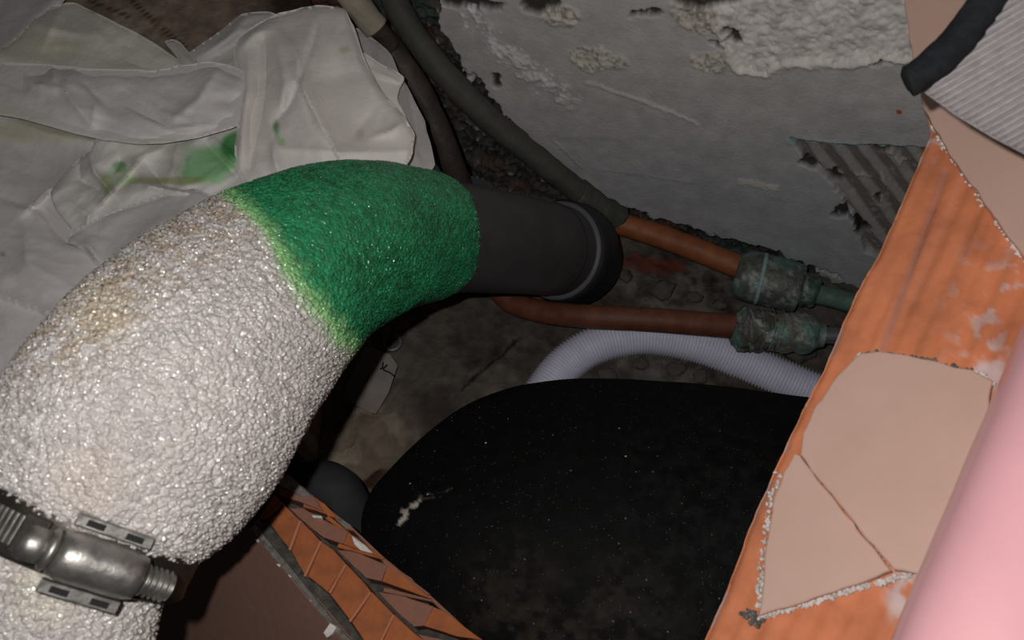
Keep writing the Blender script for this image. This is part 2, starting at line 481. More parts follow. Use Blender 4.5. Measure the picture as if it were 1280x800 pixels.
def stone(p, r, k, mat=None, parent=None, name='stone', sq=(1, .8, .5)):
    th = np.linspace(0.02, math.pi - .02, 9); ph = np.linspace(0, 2 * math.pi, 14, endpoint=False)
    T, P = np.meshgrid(th, ph, indexing='ij')
    D = np.stack([np.sin(T) * np.cos(P) * sq[0], np.sin(T) * np.sin(P) * sq[1], np.cos(T) * sq[2]], -1)
    rr = r * (1 + .38 * noise(D + k * 7.3, 1.6, k) + .18 * noise(D + k, 4, k))
    V = p + D * rr[..., None]
    return build(name, V, grid_faces(9, 14, True)[:, ::-1], mat or mt['stone'], parent, smooth=False)
for k, (qx, qy, r) in enumerate([(800, 455, .008), (845, 462, .010), (875, 470, .008),
                                 (780, 345, .010), (830, 362, .013), (870, 372, .009), (900, 380, .008), 
                                 (1000, 440, .014), (760, 470, .010)]):
    p = UZ(qx, qy, 0.0); p[2] = r * .05
    stone(p, r, k + 1, parent=floor)

# ------------------------------------------------------------------ setting: raised terrazzo ledge the cloth lies on
zl = .235
lx = np.linspace(-.95, -.185, 200); ly = np.linspace(.20, .80, 160)
XX, YY = np.meshgrid(lx, ly); YY = np.minimum(YY, (DW - .002 - nW[0] * XX) / nW[1])
L0 = np.stack([XX, YY, 0 * XX + zl], -1)
b1 = fbm(L0, 26, 3, 51); b2 = fbm(L0, 110, 3, 52); b3 = fbm(L0, 50, 2, 53)
c = np.zeros(L0.shape) + np.array([.25, .19, .145]); c = mixc(c, [.15, .075, .055], sm(.05, .2, b1)); c = mixc(c, [.33, .27, .21], sm(.15, .3, b3) * .8)
c = c * (1 + .3 * b2)[..., None]
px, py = proj(L0)
for ln in ([(165, 0), (200, 35), (235, 62)], [(110, 0), (160, 20)]):
    m_ = sm(2.4, 1.0, seg_dist(px + b2 * 5, py, ln)); c = mixc(c, [.05, .035, .03], m_)
c = mixc(c, [.045, .025, .018], sm(300, 345, px + b2 * 20) * sm(40, 22, py))
L0[..., 2] += .0008 * b2 + .001 * b1
ring0 = L0.copy()
top = np.concatenate([L0[:1] * [1, 1, 0], L0, L0[-1:] * [1, 1, 0]], 0)
top = np.concatenate([top[:, :1] * [1, 1, 0], top, top[:, -1:] * [1, 1, 0]], 1)
cc = np.pad(c, ((1, 1), (1, 1), (0, 0)), mode='edge')
build('trim_1', top, grid_faces(*top.shape[:2]), mt['ledge'], None, cc, smooth=False)['kind'] = 'structure'

# ------------------------------------------------------------------ setting: broken hollow-brick wall, right
A_ = U(1165, 160, .415); B_ = U(880, 800, .36); C_ = U(1280, 500, .33)
nR = np.cross(B_ - A_, C_ - A_); nR /= np.linalg.norm(nR)
if nR @ (CAM - A_) < 0: nR = -nR
PR = (A_, nR)
edge_px = [(1154, 120), (1163, 165), (1140, 215), (1118, 268), (1095, 318), (1068, 365), (1052, 402), (1032, 450), (1004, 505), (979, 558), (954, 612), (932, 663),
           (905, 738), (872, 812), (850, 865), (1500, 900), (1500, -60), (1165, -60)]
wr = empty('wall_right', A_ * [1, 1, 0], kind='structure')
e3 = px3(edge_px, PR)
# the face as a grid of shallow extruded flutes
us = (B_ - A_); us /= np.linalg.norm(us); vs = np.cross(nR, us)
if vs @ RGT < 0: vs = -vs
E2 = np.stack([(e3 - A_) @ us, (e3 - A_) @ vs], -1)
def panel(name, poly, step, hfun, cfun, mat, parent, thick, origin, ua, va, n):
    """solid slab: outline poly in (u,v); grid face with snapped rim, height hfun, pushed back by thick"""
    poly = [tuple(p) for p in poly]
    P = np.array(poly); lo = P.min(0) - step; hi = P.max(0) + step
    gu = np.arange(lo[0], hi[0] + step, step); gv = np.arange(lo[1], hi[1] + step, step)
    GU, GV = np.meshgrid(gu, gv, indexing='ij')
    cu = (GU[:-1, :-1] + GU[1:, 1:]) / 2; cv = (GV[:-1, :-1] + GV[1:, 1:]) / 2
    keep = inside(cu, cv, poly)
    nI, nJ = GU.shape
    idx = np.arange(nI * nJ).reshape(nI, nJ)
    Q = np.stack([idx[:-1, :-1], idx[1:, :-1], idx[1:, 1:], idx[:-1, 1:]], -1)[keep]
    used = np.unique(Q); mp_ = -np.ones(nI * nJ, int); mp_[used] = np.arange(len(used)); Q = mp_[Q]
    u = GU.ravel()[used].copy(); v = GV.ravel()[used].copy()
    e = np.sort(np.concatenate([Q[:, [0, 1]], Q[:, [1, 2]], Q[:, [2, 3]], Q[:, [3, 0]]]), 1)
    key = e[:, 0] * 10000000 + e[:, 1]
    uk, ct = np.unique(key, return_counts=True)
    bk = uk[ct == 1]; bv = np.unique(np.concatenate([bk // 10000000, bk % 10000000]))
    bx, by = u[bv], v[bv]; best = np.full(len(bv), 1e9); nx_, ny_ = bx.copy(), by.copy()
    for i in range(len(poly)):
        ax, ay = poly[i]; cx, cy = poly[(i + 1) % len(poly)]; vx, vy = cx - ax, cy - ay
        t = np.clip(((bx - ax) * vx + (by - ay) * vy) / (vx * vx + vy * vy + 1e-15), 0, 1)
        qx, qy = ax + t * vx, ay + t * vy; d = np.hypot(bx - qx, by - qy); w_ = d < best
        best[w_] = d[w_]; nx_[w_] = qx[w_]; ny_[w_] = qy[w_]
    u[bv] = nx_; v[bv] = ny_
    rim = seg_dist(u, v, poly, True)
    V = origin(u, v) if callable(origin) else origin + u[:, None] * ua + v[:, None] * va
    hh, col = hfun(u, v, rim, V), cfun(u, v, rim, V)
    nn = n(u, v, V) if callable(n) else n
    Vt = V + nn * hh[:, None]; Vb = V - nn * thick
    k = len(V)
    bset = bk; e1, e2 = bk // 10000000, bk % 10000000
    # orient rim quads is not needed (double sided)
    Fs = np.concatenate([Q, Q[:, ::-1] + k, np.stack([e1, e2, e2 + k, e1 + k], -1)])
    return build(name, np.concatenate([Vt, Vb]), Fs, mat, parent, np.concatenate([col, col]))
def bf_h(u, v, rim, V):
    x, y = proj(V)
    g = seg_dist(x, y, [(1180, 215), (1150, 305), (1125, 375), (1100, 445), (1000, 720)])
    hh = -.0018 * np.exp(-(g / 4.0) ** 2)
    hh += .0007 * np.sin((v * math.cos(.03) + u * math.sin(.03)) * 2 * math.pi / .0105) * sm(0, .02, rim)
    hh += .0012 * np.exp(-((seg_dist(x, y, [(1240, 250), (1180, 420), (1060, 760)]) - 0) / 7.0) ** 2)
    hh -= .0035 * np.exp(-(rim / .0022) ** 2) * (1 + .5 * fbm(V, 120, 3, 61))
    return hh + .0004 * fbm(V, 60, 3, 62)
def bf_c(u, v, rim, V):
    x, y = proj(V)
    c = np.zeros((len(u), 3)) + np.array([.68, .23, .105])
    Q = np.stack([u * 5, v * 60, 0 * u], -1)
    c = c * (1 + .16 * fbm(Q, 1.6, 4, 63))[:, None]
    g = seg_dist(x, y, [(1180, 215), (1150, 305), (1125, 375), (1100, 445), (1000, 720)])
    c = mixc(c, [.42, .20, .15], np.exp(-(g / 4.5) ** 2) * .8)
    g = seg_dist(x, y, [(1200, 225), (1170, 300), (1140, 380)])
    c = mixc(c, [.62, .26, .17], np.exp(-(g / 3) ** 2) * .5)
    n1 = fbm(V, 150, 3, 64); n2 = fbm(V, 70, 3, 65)
    sp = sm(110, 20, np.hypot((x - 1255) * 1.1, (y - 400) * .8)) * sm(.10, .24, n1)
    c = mixc(c, [.62, .48, .45], sp * .75)
    sp = sm(60, 15, np.hypot((x - 1235) * .8, (y - 462) * 1.6)) * sm(-.15, .2, n1); c = mixc(c, [.66, .52, .50], sp * .8)
    sp = sm(45, 12, np.hypot((x - 1130) * 1.3, (y - 745) * .8)) * sm(-.2, .1, n1); c = mixc(c, [.66, .55, .53], sp * .9)
    sp = sm(30, 8, np.hypot((x - 1160) * 1.6, (y - 175) * .7)) * sm(-.1, .2, n1); c = mixc(c, [.66, .50, .46], sp * .9)
    c = mixc(c, [.60, .47, .42], sm(.004, .0008, rim) * sm(.1, .35, n2) * .7)
    return mixc(c, [.40, .12, .06], sm(.15, .45, n2) * .3)
panel('brick', E2, .0016, bf_h, bf_c, mt['brickface'], wr, .030, A_, us, vs, nR)

def tile_piece(name, pts, lift, parent, thick=.0045, mat='tile', seed=0, plane=PR, chip=1.2):
    P3 = px3(pts, (plane[0] + plane[1] * (lift + thick), plane[1]))
    return prism(name, P3, -plane[1] * thick, mt[mat], parent, bev=.0009, rough=.0009 * chip, seed=seed, step=.003)
lowA = [(1075, 441), (1100, 438), (1160, 448), (1215, 462), (1241, 476), (1236, 520), (1215, 580), (1192, 650), (1165, 712), (1150, 719), (1117, 712), (1060, 645), (1028, 605),
        (1000, 568), (1003, 540), (1020, 505), (1048, 468)]
lowB = [(993, 566), (1000, 570), (1028, 606), (1060, 646), (1115, 713), (1080, 728), (1015, 748), (948, 770), (953, 730), (957, 690), (961, 655), (967, 625), (979, 592)]
tile_piece('tile', lowA, .0015, wr, seed=1)['label'] = 'larger beige broken tile piece'
tile_piece('tile', lowB, .0010, wr, seed=2)['label'] = 'smaller triangular beige tile piece'
up = [(1128, -60), (1130, 0), (1137, 50), (1146, 100), (1155, 135), (1168, 160), (1190, 195), (1222, 240), (1258, 292), (1300, 345), (1420, 470), (1460, 300), (1460, -60)]
tile_piece('tile', up, .0010, wr, seed=3, thick=.006)['label'] = 'upper beige tile with a slanting broken edge'
def crumbs(name, line, n, r, mat, parent, plane=PR, jit=3, seed=0, lift=.004):
    """a run of small grout lumps joined into one part"""
    rnd = random.Random(seed); V = []; F = []
    ico = [(0, 0, 1), (.9, 0, .2), (.28, .85, .2), (-.72, .52, .2), (-.72, -.52, .2), (.28, -.85, .2), (.7, .5, -.5), (-.3, .8, -.5), (-.9, 0, -.5), (-.3, -.8, -.5), (.7, -.5, -.5)]
    fc = [(0, 1, 2), (0, 2, 3), (0, 3, 4), (0, 4, 5), (0, 5, 1), (1, 6, 2), (2, 6, 7), (2, 7, 3), (3, 7, 8), (3, 8, 4), (4, 8, 9), (4, 9, 5), (5, 9, 10), (5, 10, 1), (1, 10, 6)]
    L = crom(line, 12)
    for k in range(n):
        q = L[rnd.randrange(len(L))]
        p = px3([(q[0] + rnd.gauss(0, jit), q[1] + rnd.gauss(0, jit))], (plane[0] + plane[1] * lift * rnd.random(), plane[1]))[0]
        rr = r * rnd.uniform(.4, 1.3); b0 = len(V)
        for v in ico: V.append(p + np.array(v) * rr * np.array([rnd.uniform(.7, 1.3) for _ in range(3)]))
        F += [tuple(b0 + i for i in f) for f in fc]
    o = build(name, np.array(V), F, mat, parent, smooth=False); o['kind'] = 'stuff'; return o
crumbs('grout', [(1165, 145), (1172, 170), (1190, 198), (1225, 248), (1262, 300), (1285, 330)], 110, .0011, mt['grout'], wr, seed=1, jit=1.6)
crumbs('grout', [(974, 592), (962, 628), (957, 668), (952, 710), (949, 755)], 90, .0011, mt['grout'], wr, seed=2, jit=2.2)
crumbs('grout', [(1225, 468), (1240, 478)], 30, .0013, mt['grout'], wr, seed=3, jit=3)
crumbs('mortar', [(948, 772), (1010, 754), (1080, 733), (1150, 716)], 260, .0011, mt['grout'], wr, seed=4, jit=1.6, lift=.003)
crumbs('mortar', [(1000, 566), (1030, 604), (1060, 640), (1112, 706)], 90, .0005, mt['mortar'], wr, seed=5, jit=.8, lift=.005)
crumbs('mortar', [(932, 768), (945, 772), (950, 765)], 40, .0014, mt['mortar'], wr, seed=6, jit=4)
crumbs('grout', [(1078, 445), (1072, 452)], 8, .0012, mt['grout'], wr, seed=7, jit=2)
crumbs('mortar', [(1085, 441), (1140, 446), (1215, 464)], 110, .0008, mt['mortar'], wr, seed=8, jit=1.4, lift=.003)

# ------------------------------------------------------------------ setting: broken brick kerb, lower left
def K(x, y, dd=0):      # pixel on the kerb's broken top; a gently sloping plane
    return U(x, y, .49 - (y - 600) * .00030 + (x - 350) * .00004 + dd)
wf = empty('wall_front', K(450, 720) * [1, 1, 0], kind='structure')
DN = np.array([0, 0, -1.0])
def Z(x, y): return (300 + x / 3.334, 560 + y / 3.334)
def kp(name, zp, dd, depth, mat, seed, rough=.0005, bev=.0006, off=None):
    P = np.array([K(*Z(p[0], p[1]), dd + (p[2] if len(p) > 2 else 0)) for p in zp])
    return prism(name, P, DN * depth if off is None else off, mt[mat], wf, bev=bev, rough=rough, seed=seed, step=.004)
# body down to the floor
bodyp = [Z(150, 120), Z(200, 110), Z(470, 330), Z(600, 460), Z(780, 600), Z(1010, 790), Z(1400, 1130), Z(900, 1130), Z(560, 830), Z(300, 560), Z(70, 330)]
Pt = np.array([K(*p, .026) for p in bodyp]); Pb = Pt.copy(); Pb[:, 2] = 0
n_ = len(Pt)
build('mortar', np.concatenate([Pt, Pb]), [tuple(range(n_))] + [(i, (i + 1) % n_, n_ + (i + 1) % n_, n_ + i) for i in range(n_)], mt['darkmortar'], wf, smooth=False)
# outer shell of the hollow brick: a run of ribs
ribs = [[(140, 195), (178, 232), (110, 300, .006), (78, 290, .006)], [(182, 236), (250, 300), (205, 420, .004), (115, 306, .006)],
        [(253, 302), (335, 385), (270, 530, .003), (210, 425, .004)], [(338, 388), (390, 425), (440, 480), (365, 600, .003), (276, 530, .003)],
        [(444, 484), (510, 553), (545, 595), (455, 715, .003), (370, 604, .003)], [(549, 598), (640, 690), (555, 860, .004), (460, 720, .004)],
        [(643, 692), (720, 765), (900, 900), (1100, 1100), (800, 1100), (640, 960, .004), (560, 862, .004)]]
for k, p in enumerate(ribs): kp('brick', p, .000 + .0006 * (k % 2), .03, 'brick', k, rough=.0003, bev=.0008)
for k, (a, b) in enumerate((((250, 302), (205, 424)), ((336, 388), (268, 534)), ((440, 484), (372, 604)), ((545, 598), (456, 722)), ((640, 694), (556, 866)))):
    v = np.array(b, float) - a; q_ = np.array([-v[1], v[0]]) / np.hypot(*v) * 6
    kp('rib', [tuple(a + q_), tuple(np.array(b) + q_), tuple(np.array(b) - q_), tuple(a - q_)], -.0010, .01, 'ribpale', 70 + k, rough=.0004)
# inner row: sloping wedges between cracks, each a mauve-brown facet with a raw orange lip
wed = [([(165, 160), (205, 165), (310, 205), (345, 262), (250, 225), (160, 195)], [(310, 205), (352, 232), (420, 300), (362, 280), (345, 262)]),
       ([(205, 250), (260, 250), (360, 305), (450, 350), (430, 400), (345, 372), (290, 330)], [(450, 350), (500, 385), (590, 455), (470, 415), (430, 400)]),
       ([(405, 425), (480, 430), (615, 490), (590, 555), (525, 540), (470, 490)], [(615, 490), (660, 515), (800, 630), (700, 595), (590, 555)]),
       ([(575, 600), (660, 610), (805, 660), (765, 740), (725, 745), (650, 680)], [(805, 660), (850, 680), (1010, 800), (900, 785), (765, 740)]),
       ([(740, 775), (860, 800), (1010, 860), (960, 950), (860, 900)], [(1010, 860), (1080, 900), (1300, 1080), (1100, 1030), (960, 950)])]
for k, (a, b) in enumerate(wed):
    cx = sum(q[0] for q in a) / len(a)
    kp('brick', [(q[0], q[1], .007 * (1 - (q[0] - a[0][0]) / 260)) for q in a], .000, .02, 'brick_pale', 20 + k, rough=.0004)
    kp('brick', [(q[0], q[1]) for q in b], .002, .02, 'brick', 30 + k, rough=.0004)
# crumbly lips between the wedges
lips = [[(205, 110), (245, 150), (350, 240), (460, 320), (440, 335), (330, 240), (250, 200), (165, 155), (150, 120)],
        [(460, 322), (600, 455), (780, 600), (990, 795), (960, 790), (800, 640), (700, 560), (590, 470), (470, 345), (440, 335)],
        [(990, 795), (1320, 1080), (1280, 1085), (950, 800)]]
for k, p in enumerate(lips): kp('mortar', p, .004, .02, 'mortar' if k == 0 else 'brick_pale', 40 + k, rough=.0012)
for k, (a, b, wd) in enumerate((((362, 287), (560, 437), 9), ((600, 472), (790, 612), 9), ((410, 405), (600, 462), 9), ((600, 590), (800, 636), 9), ((262, 238), (360, 272), 7))):
    v = np.array(b, float) - a; q_ = np.array([-v[1], v[0]]) / np.hypot(*v) * wd
    kp('brick', [tuple(a + q_), tuple(np.array(b) + q_ * .5), tuple(np.array(b) - q_ * .5), tuple(a - q_)], .002, .01, 'brick_pale' if k % 2 else 'brick', 60 + k, rough=.0012)
kp('mortar', [(465, 365), (520, 405), (558, 440), (500, 425), (475, 400)], -.001, .01, 'grout', 50, rough=.0009)
kp('mortar', [(300, 278), (338, 282), (340, 292), (305, 290)], -.0015, .005, 'grout', 51, rough=.0005)
# mortar bed, then the glazed tile edge and its brown face falling away to the left
kp('mortar', [(50, 310), (78, 290), (118, 312), (210, 428), (276, 533), (368, 604), (455, 718), (560, 866), (700, 1050), (650, 1060), (520, 880), (400, 740), (260, 580), (150, 440)], .004, .03, 'darkmortar', 52, rough=.0012)
kp('tile_edge', [(42, 335), (60, 318), (150, 425), (262, 560), (390, 720), (520, 870), (660, 1050), (640, 1060), (500, 880), (370, 735), (245, 575), (130, 450)], .000, .006, 'mortar', 53, rough=.0006)
kp('grout', [(345, 770), (375, 728), (402, 745), (385, 775), (360, 792)], -.001, .004, 'grout', 54, rough=.0008)
for k, q in enumerate(((160, 488), (208, 532), (296, 636), (70, 385))):
    kp('grout', [(q[0] - 9, q[1] - 5), (q[0] + 6, q[1] - 6), (q[0] + 11, q[1] + 4), (q[0], q[1] + 7)], .0, .003, 'grout', 55 + k, rough=.0003, bev=.0003)
e1 = K(*Z(40, 335), .003); e2 = K(*Z(640, 1060), .003); f2 = U(200, 1000, .60); f1 = U(60, 700, .66)
nT = np.cross(e2 - e1, f1 - e1); nT /= np.linalg.norm(nT)
if nT @ (CAM - e1) < 0: nT = -nT
prism('tile', [e1, e2, f2, f1], -nT * .006, mt['tileback'], wf, bev=.001)['label'] = 'brown tile face beside the brick'

# ------------------------------------------------------------------ grey drain pipe with socket
pth = crom([U(430, 320, .485), U(480, 300, .53), U(530, 295, .575), U(580, 298, .620), U(630, 304, .668), U(675, 310, .715), U(712, 316, .765)], 14)
pipe = empty('drain_pipe', pth[-1] * [1, 1, 0], 'dark grey plastic drain pipe leaving the green sleeve end and entering a black socket', 'pipe')
tube('pipe_wall', pth, .0455, mt['pvc'], pipe, m=72)
d_ = pth[-1] - pth[-8]; d_ /= np.linalg.norm(d_)
s0 = pth[-1] - d_ * .030
def ringpath(a, b, n): return a + (b - a) * np.linspace(0, 1, n)[:, None]
C = ringpath(s0, s0 + d_ * .005, 5); tube('rim', C, np.array([.0468, .0492, .0497, .0494, .0480]), mt['pvc_rim'], pipe, m=72, wall=.0)['label'] = 'pale bead at the socket mouth'
C = crom([s0 + d_ * .005, s0 + d_ * .022, s0 + d_ * .030, s0 + d_ * .042 + DN * .014], 6)
tube('socket', C, np.interp(np.arange(len(C)), [0, 2, len(C) - 1], [.0500, .0525, .0515]), mt['rubber'], pipe, m=72)
C = ringpath(s0 - d_ * .022, s0 - d_ * .019, 4); tube('scuff_ring', C, np.array([.0456, .0461, .0461, .0456]), mt['rubber'], pipe, m=72)['label'] = 'thin dark insertion mark'

# ------------------------------------------------------------------ bumpy sleeve over the pipe, white with a green end
sl = [(542, 296, .594, .0490), (530, 296, .584, .0510), (502, 296, .556, .0525), (468, 300, .522, .0545), (425, 312, .484, .0560), (370, 340, .447, .0575), (308, 390, .407, .0600),
      (240, 460, .372, .0625), (185, 538, .350, .0625), (146, 600, .338, .0570), (118, 646, .333, .0480)]
sl2 = [(118, 646, .333, .0470), (106, 670, .329, .0452), (96, 698, .325, .0415), (86, 745, .320, .0370), (78, 800, .316, .0350), (66, 880, .312, .0350)]
def foam(name, rows, n, m, parent, seed, amp=.0011):
    Rr = crom(rows, n)
    C = U(Rr[:, 0], Rr[:, 1], Rr[:, 2]); rad = Rr[:, 3]
    V, D = tube_pts(C, rad, m)
    wp = np.stack([noise(V, 150, seed + 20), noise(V, 150, seed + 21), noise(V, 150, seed + 22)], -1) * .0016
    b = 1 - np.clip(beads(V + wp, 460, seed) / .72, 0, 1) ** 2
    g = 1 - np.clip(beads(V, 800, seed + 5) / .7, 0, 1) ** 2
    low = fbm(V, 28, 2, seed + 9)
    px, py = proj(V)
    # colour: the dyed end grades into the white through a lime fringe
    t = (Rr[:, 0] * 1.0 - Rr[:, 1] * .55)[:, None] + low * 14 + noise(V, 120, seed + 2) * 10
    q = (px - 352) * .795 - (py - 318) * .607 + low * 16 + noise(V, 110, seed + 2) * 8
    isg = sm(-4, 26, q); isl = sm(-24, 4, q)
    col = np.zeros(V.shape) + np.array([.56, .525, .50])
    col = col * (1 + .10 * noise(V, 150, seed + 3))[..., None]
    st = sm(-60, 30, 60 - seg_dist(px, py, [(60, 400), (130, 335), (200, 290), (260, 255)]) + low * 30)
    col = mixc(col, [.40, .31, .22], st * sm(-.35, .45, noise(V, 230, seed + 4)) * .72)
    st = sm(55, 15, np.hypot(px - 130, py - 390)); col = mixc(col, [.62, .52, .36], st * .5)
    st = sm(60, 20, np.hypot(px - 110, py - 600)); col = mixc(col, [.60, .50, .42], st * .45)
    st = sm(70, 20, np.hypot(px - 60, py - 735)); col = mixc(col, [.66, .62, .48], st * .4)
    col = mixc(col, [.30, .60, .24], isl)
    gr = np.array([.020, .255, .100]) * (1 + .35 * noise(V, 260, seed + 6) + .25 * low)[..., None]
    col = col * (1 - isg[..., None]) + gr * isg[..., None]
    a = amp * (1 - .45 * isg)
    V = V + D * (a * (b * 1.25 + g * .35) + .0010 * low)[..., None]
    e0 = C[0]; e1 = C[-1]
    V = np.concatenate([e0 + (V[:1] - e0) * .88 - (C[1] - C[0]) * 0, V, e1 + (V[-1:] - e1) * .86], 0)
    col = np.concatenate([col[:1], col, col[-1:]], 0)
    return build(name, V, grid_faces(len(V), m, True), mt['foam'], parent, col)
slv = empty('bumpy_sleeve', U(245, 465, .37) * [1, 1, 0], 'thick white bubbly sleeve with a green end wrapped round the drain pipe', 'pipe sleeve')
foam('sleeve_body', sl, 84, 820, slv, 71, .0016)
foam('sleeve_neck', sl2, 60, 520, slv, 72, .0015)

# ------------------------------------------------------------------ hose clamp round the sleeve's neck
cc0 = U(106, 668, .330); ax = U(88, 697, .327) - U(124, 634, .334); ax /= np.linalg.norm(ax)
clamp = empty('hose_clamp', cc0 * [1, 1, 0], 'steel worm-drive hose clamp tightened round the white sleeve', 'hose clamp')
# axis-aligned frame: w toward the lens, v along the pipe, t along the band
wv = CAM - cc0; wv -= ax * (wv @ ax); wv /= np.linalg.norm(wv)
tv = np.cross(ax, wv)
if tv @ RGT < 0: tv = -tv
rb = .0490
th = np.linspace(0, 2 * math.pi, 181)[:-1]
prof = [(-.0105, 0), (-.0105, .0011), (-.0098, .0018), (-.006, .0012), (.006, .0012), (.0098, .0018), (.0105, .0011), (.0105, 0), (0, -.0004)]
V = np.array([[cc0 + ax * a + (wv * math.cos(t) + tv * math.sin(t)) * (rb + b) for (a, b) in prof] for t in th])
V = np.concatenate([V, V[:1]], 0)
band = build('band', V, grid_faces(V.shape[0], len(prof), True), mt['darksteel'], clamp)
def on(t, v, wq): return cc0 + ax * v + (wv * math.cos(t) + tv * math.sin(t)) * (rb + wq)
t0 = math.asin(max(-1, min(1, (((U(148, 664, .277) - cc0) @ tv) / (rb + .010)))))
def hb(t, v, wq, L, Wd, H, name, mat, par, bev=.0006):
    """box tangent to the band: L along band, Wd along pipe, H outward"""
    o = wv * math.cos(t) + tv * math.sin(t); tt = tv * math.cos(t) - wv * math.sin(t)
    c0 = cc0 + ax * v + o * (rb + wq + H)
    P = [c0 + tt * a * L / 2 + ax * b * Wd / 2 for a, b in ((-1, -1), (1, -1), (1, 1), (-1, 1))]
    return prism(name, P, -o * H, mt[mat], par, bev=bev)
o_ = wv * math.cos(t0) + tv * math.sin(t0); tt_ = tv * math.cos(t0) - wv * math.sin(t0)
bc = cc0 + o_ * (rb + .0095)
def cyl(name, a, b, rads, mat, par, m=28, **k):
    n = len(rads); return tube(name, ringpath(a, b, n), np.array(rads), mt[mat], par, m=m, **k)
cyl('housing', bc - tt_ * .0160, bc + tt_ * .0160, [.0080, .0091, .0094, .0094, .0092, .0094, .0094, .0091, .0080], 'steel', clamp, m=40)
for sgn in (-1, 1):
    fo = hb(t0, sgn * .0128, .0045, .029, .0048, .0040, 'housing_lug', 'steel', clamp)
    for q in (-.0075, .0075):
        b_ = cc0 + ax * sgn * .0128 + o_ * (rb + .0088) + tt_ * q
        P = [b_ + tt_ * a * .0034 + ax * b * .0012 for a, b in ((-1, -1), (1, -1), (1, 1), (-1, 1))]
        prism('slot', P, -o_ * .0012, mt['ink'], fo, bev=.0002)
# screw: hexagonal head on the left, thread showing on the right
sc = empty('screw', bc, None); sc.parent = clamp; sc.location = tuple(bc - WLOC[clamp.name])
cyl('screw_collar', bc - tt_ * .0200, bc - tt_ * .0160, [.0060, .0078, .0078, .0062], 'steel', sc)
cyl('screw_head', bc - tt_ * .0285, bc - tt_ * .0200, [.0060, .0073, .0073, .0070], 'steel', sc, m=6)
nthr = 60; a_ = np.linspace(0, 1, nthr)
C = ringpath(bc + tt_ * .0150, bc + tt_ * .0285, nthr)
tube('thread', C, .0052 + .0009 * np.sin(a_ * 2 * math.pi * 6), mt['steel'], sc, m=24)
# worm slots in the band to the left of the housing
for k in range(7):
    hb(t0 - .62 - k * .052, 0, .0012, .0013, .0115, .0009, 'worm_groove', 'steel', clamp, bev=.0002)
hb(t0 - .50, 0, .0012, .010, .015, .0020, 'band_tail', 'darksteel', clamp)

# ------------------------------------------------------------------ copper pipes along the corner with corroded fittings
def P3(rows, n=12):
    Rr = crom(rows, n); return U(Rr[:, 0], Rr[:, 1], Rr[:, 2])
def dsp(a, f, sd_): return lambda V: a * fbm(V, f, 3, sd_)
upw = empty('water_pipe', U(850, 305, .79) * [1, 1, 0], 'upper copper pipe following the wall foot, dark green higher up, in a thick coupling', 'pipe')
tube('riser', P3([(470, -60, .66), (500, 15, .665), (545, 80, .675), (600, 138, .70), (655, 185, .725), (705, 225, .75), (752, 262, .778), (775, 276, .79)]), .0120, mt['tarnish'], upw, m=28, disp=dsp(.0016, 90, 81))['label'] = 'dark green tarnished run'
tube('elbow_wrap', P3([(722, 240, .760), (745, 257, .772), (775, 273, .787)]), .0140, mt['tarnish'], upw, m=28, disp=dsp(.002, 120, 82))
tube('copper_run', P3([(762, 276, .790), (800, 287, .785), (860, 308, .775), (935, 338, .76)]), .0122, mt['copper'], upw, m=32, disp=dsp(.0004, 60, 83))['label'] = 'bare orange copper run'
def fitting(rows, rads, parent, sd_, name, amp=.0012, tint=(.11, .12, .10), chalk=.5):
    C = crom(rows, 10); n = len(C); C = U(C[:, 0], C[:, 1], C[:, 2])
    rr = np.interp(np.linspace(0, 1, n), np.linspace(0, 1, len(rads)), rads)
    m = 56
    V, D = tube_pts(C, rr, m)
    n1 = fbm(V, 120, 3, sd_); n2 = fbm(V, 60, 2, sd_ + 1); n3 = fbm(V, 260, 2, sd_ + 2)
    col = np.zeros(V.shape) + np.array(tint)
    col = mixc(col, [.13, .25, .22], sm(.0, .3, n2) * .8)
    col = mixc(col, [.42, .50, .47], sm(.18, .34, n1 + n3 * .5) * chalk)
    return tube(name, C, rr, mt['fitting'], parent, m=m, col=col, disp=lambda V: amp * (fbm(V, 90, 3, sd_ + 3) + .6 * fbm(V, 300, 2, sd_ + 4)))
fitting([(920, 341, .765), (955, 350, .757), (1000, 361, .748)], [.020, .0258, .0266, .0264, .0262, .0266, .0258, .0235], upw, 84, 'coupling', .0007)
def bandring(C0, C1, r, parent, nm, mat, w_=.002):
    C = ringpath(C0, C1, 4); return tube(nm, C, np.array([r - .0006, r, r, r - .0006]), mt[mat], parent, m=48)
mt['chalk'] = M('chalky_verdigris', (.34, .48, .50), .7, var=.5, vscale=200, vcol=(.12, .17, .15), bump=[('noise', 300, .001)])
bandring(U(948, 348, .7585), U(953, 349, .7575), .0272, upw, 'scale_ring', 'chalk')
fitting([(985, 357, .752), (1005, 363, .748), (1022, 368, .744)], [.0255, .021, .0215, .016, .0172, .015, .0160, .013], upw, 85, 'reducer', .0009, (.07, .12, .095))
tube('tail_pipe', P3([(1010, 365, .746), (1060, 377, .735), (1120, 392, .72), (1180, 407, .70)]), .0100, mt['verdigris'], upw, m=28, disp=dsp(.0008, 120, 86))['label'] = 'green verdigris covered tail pipe'

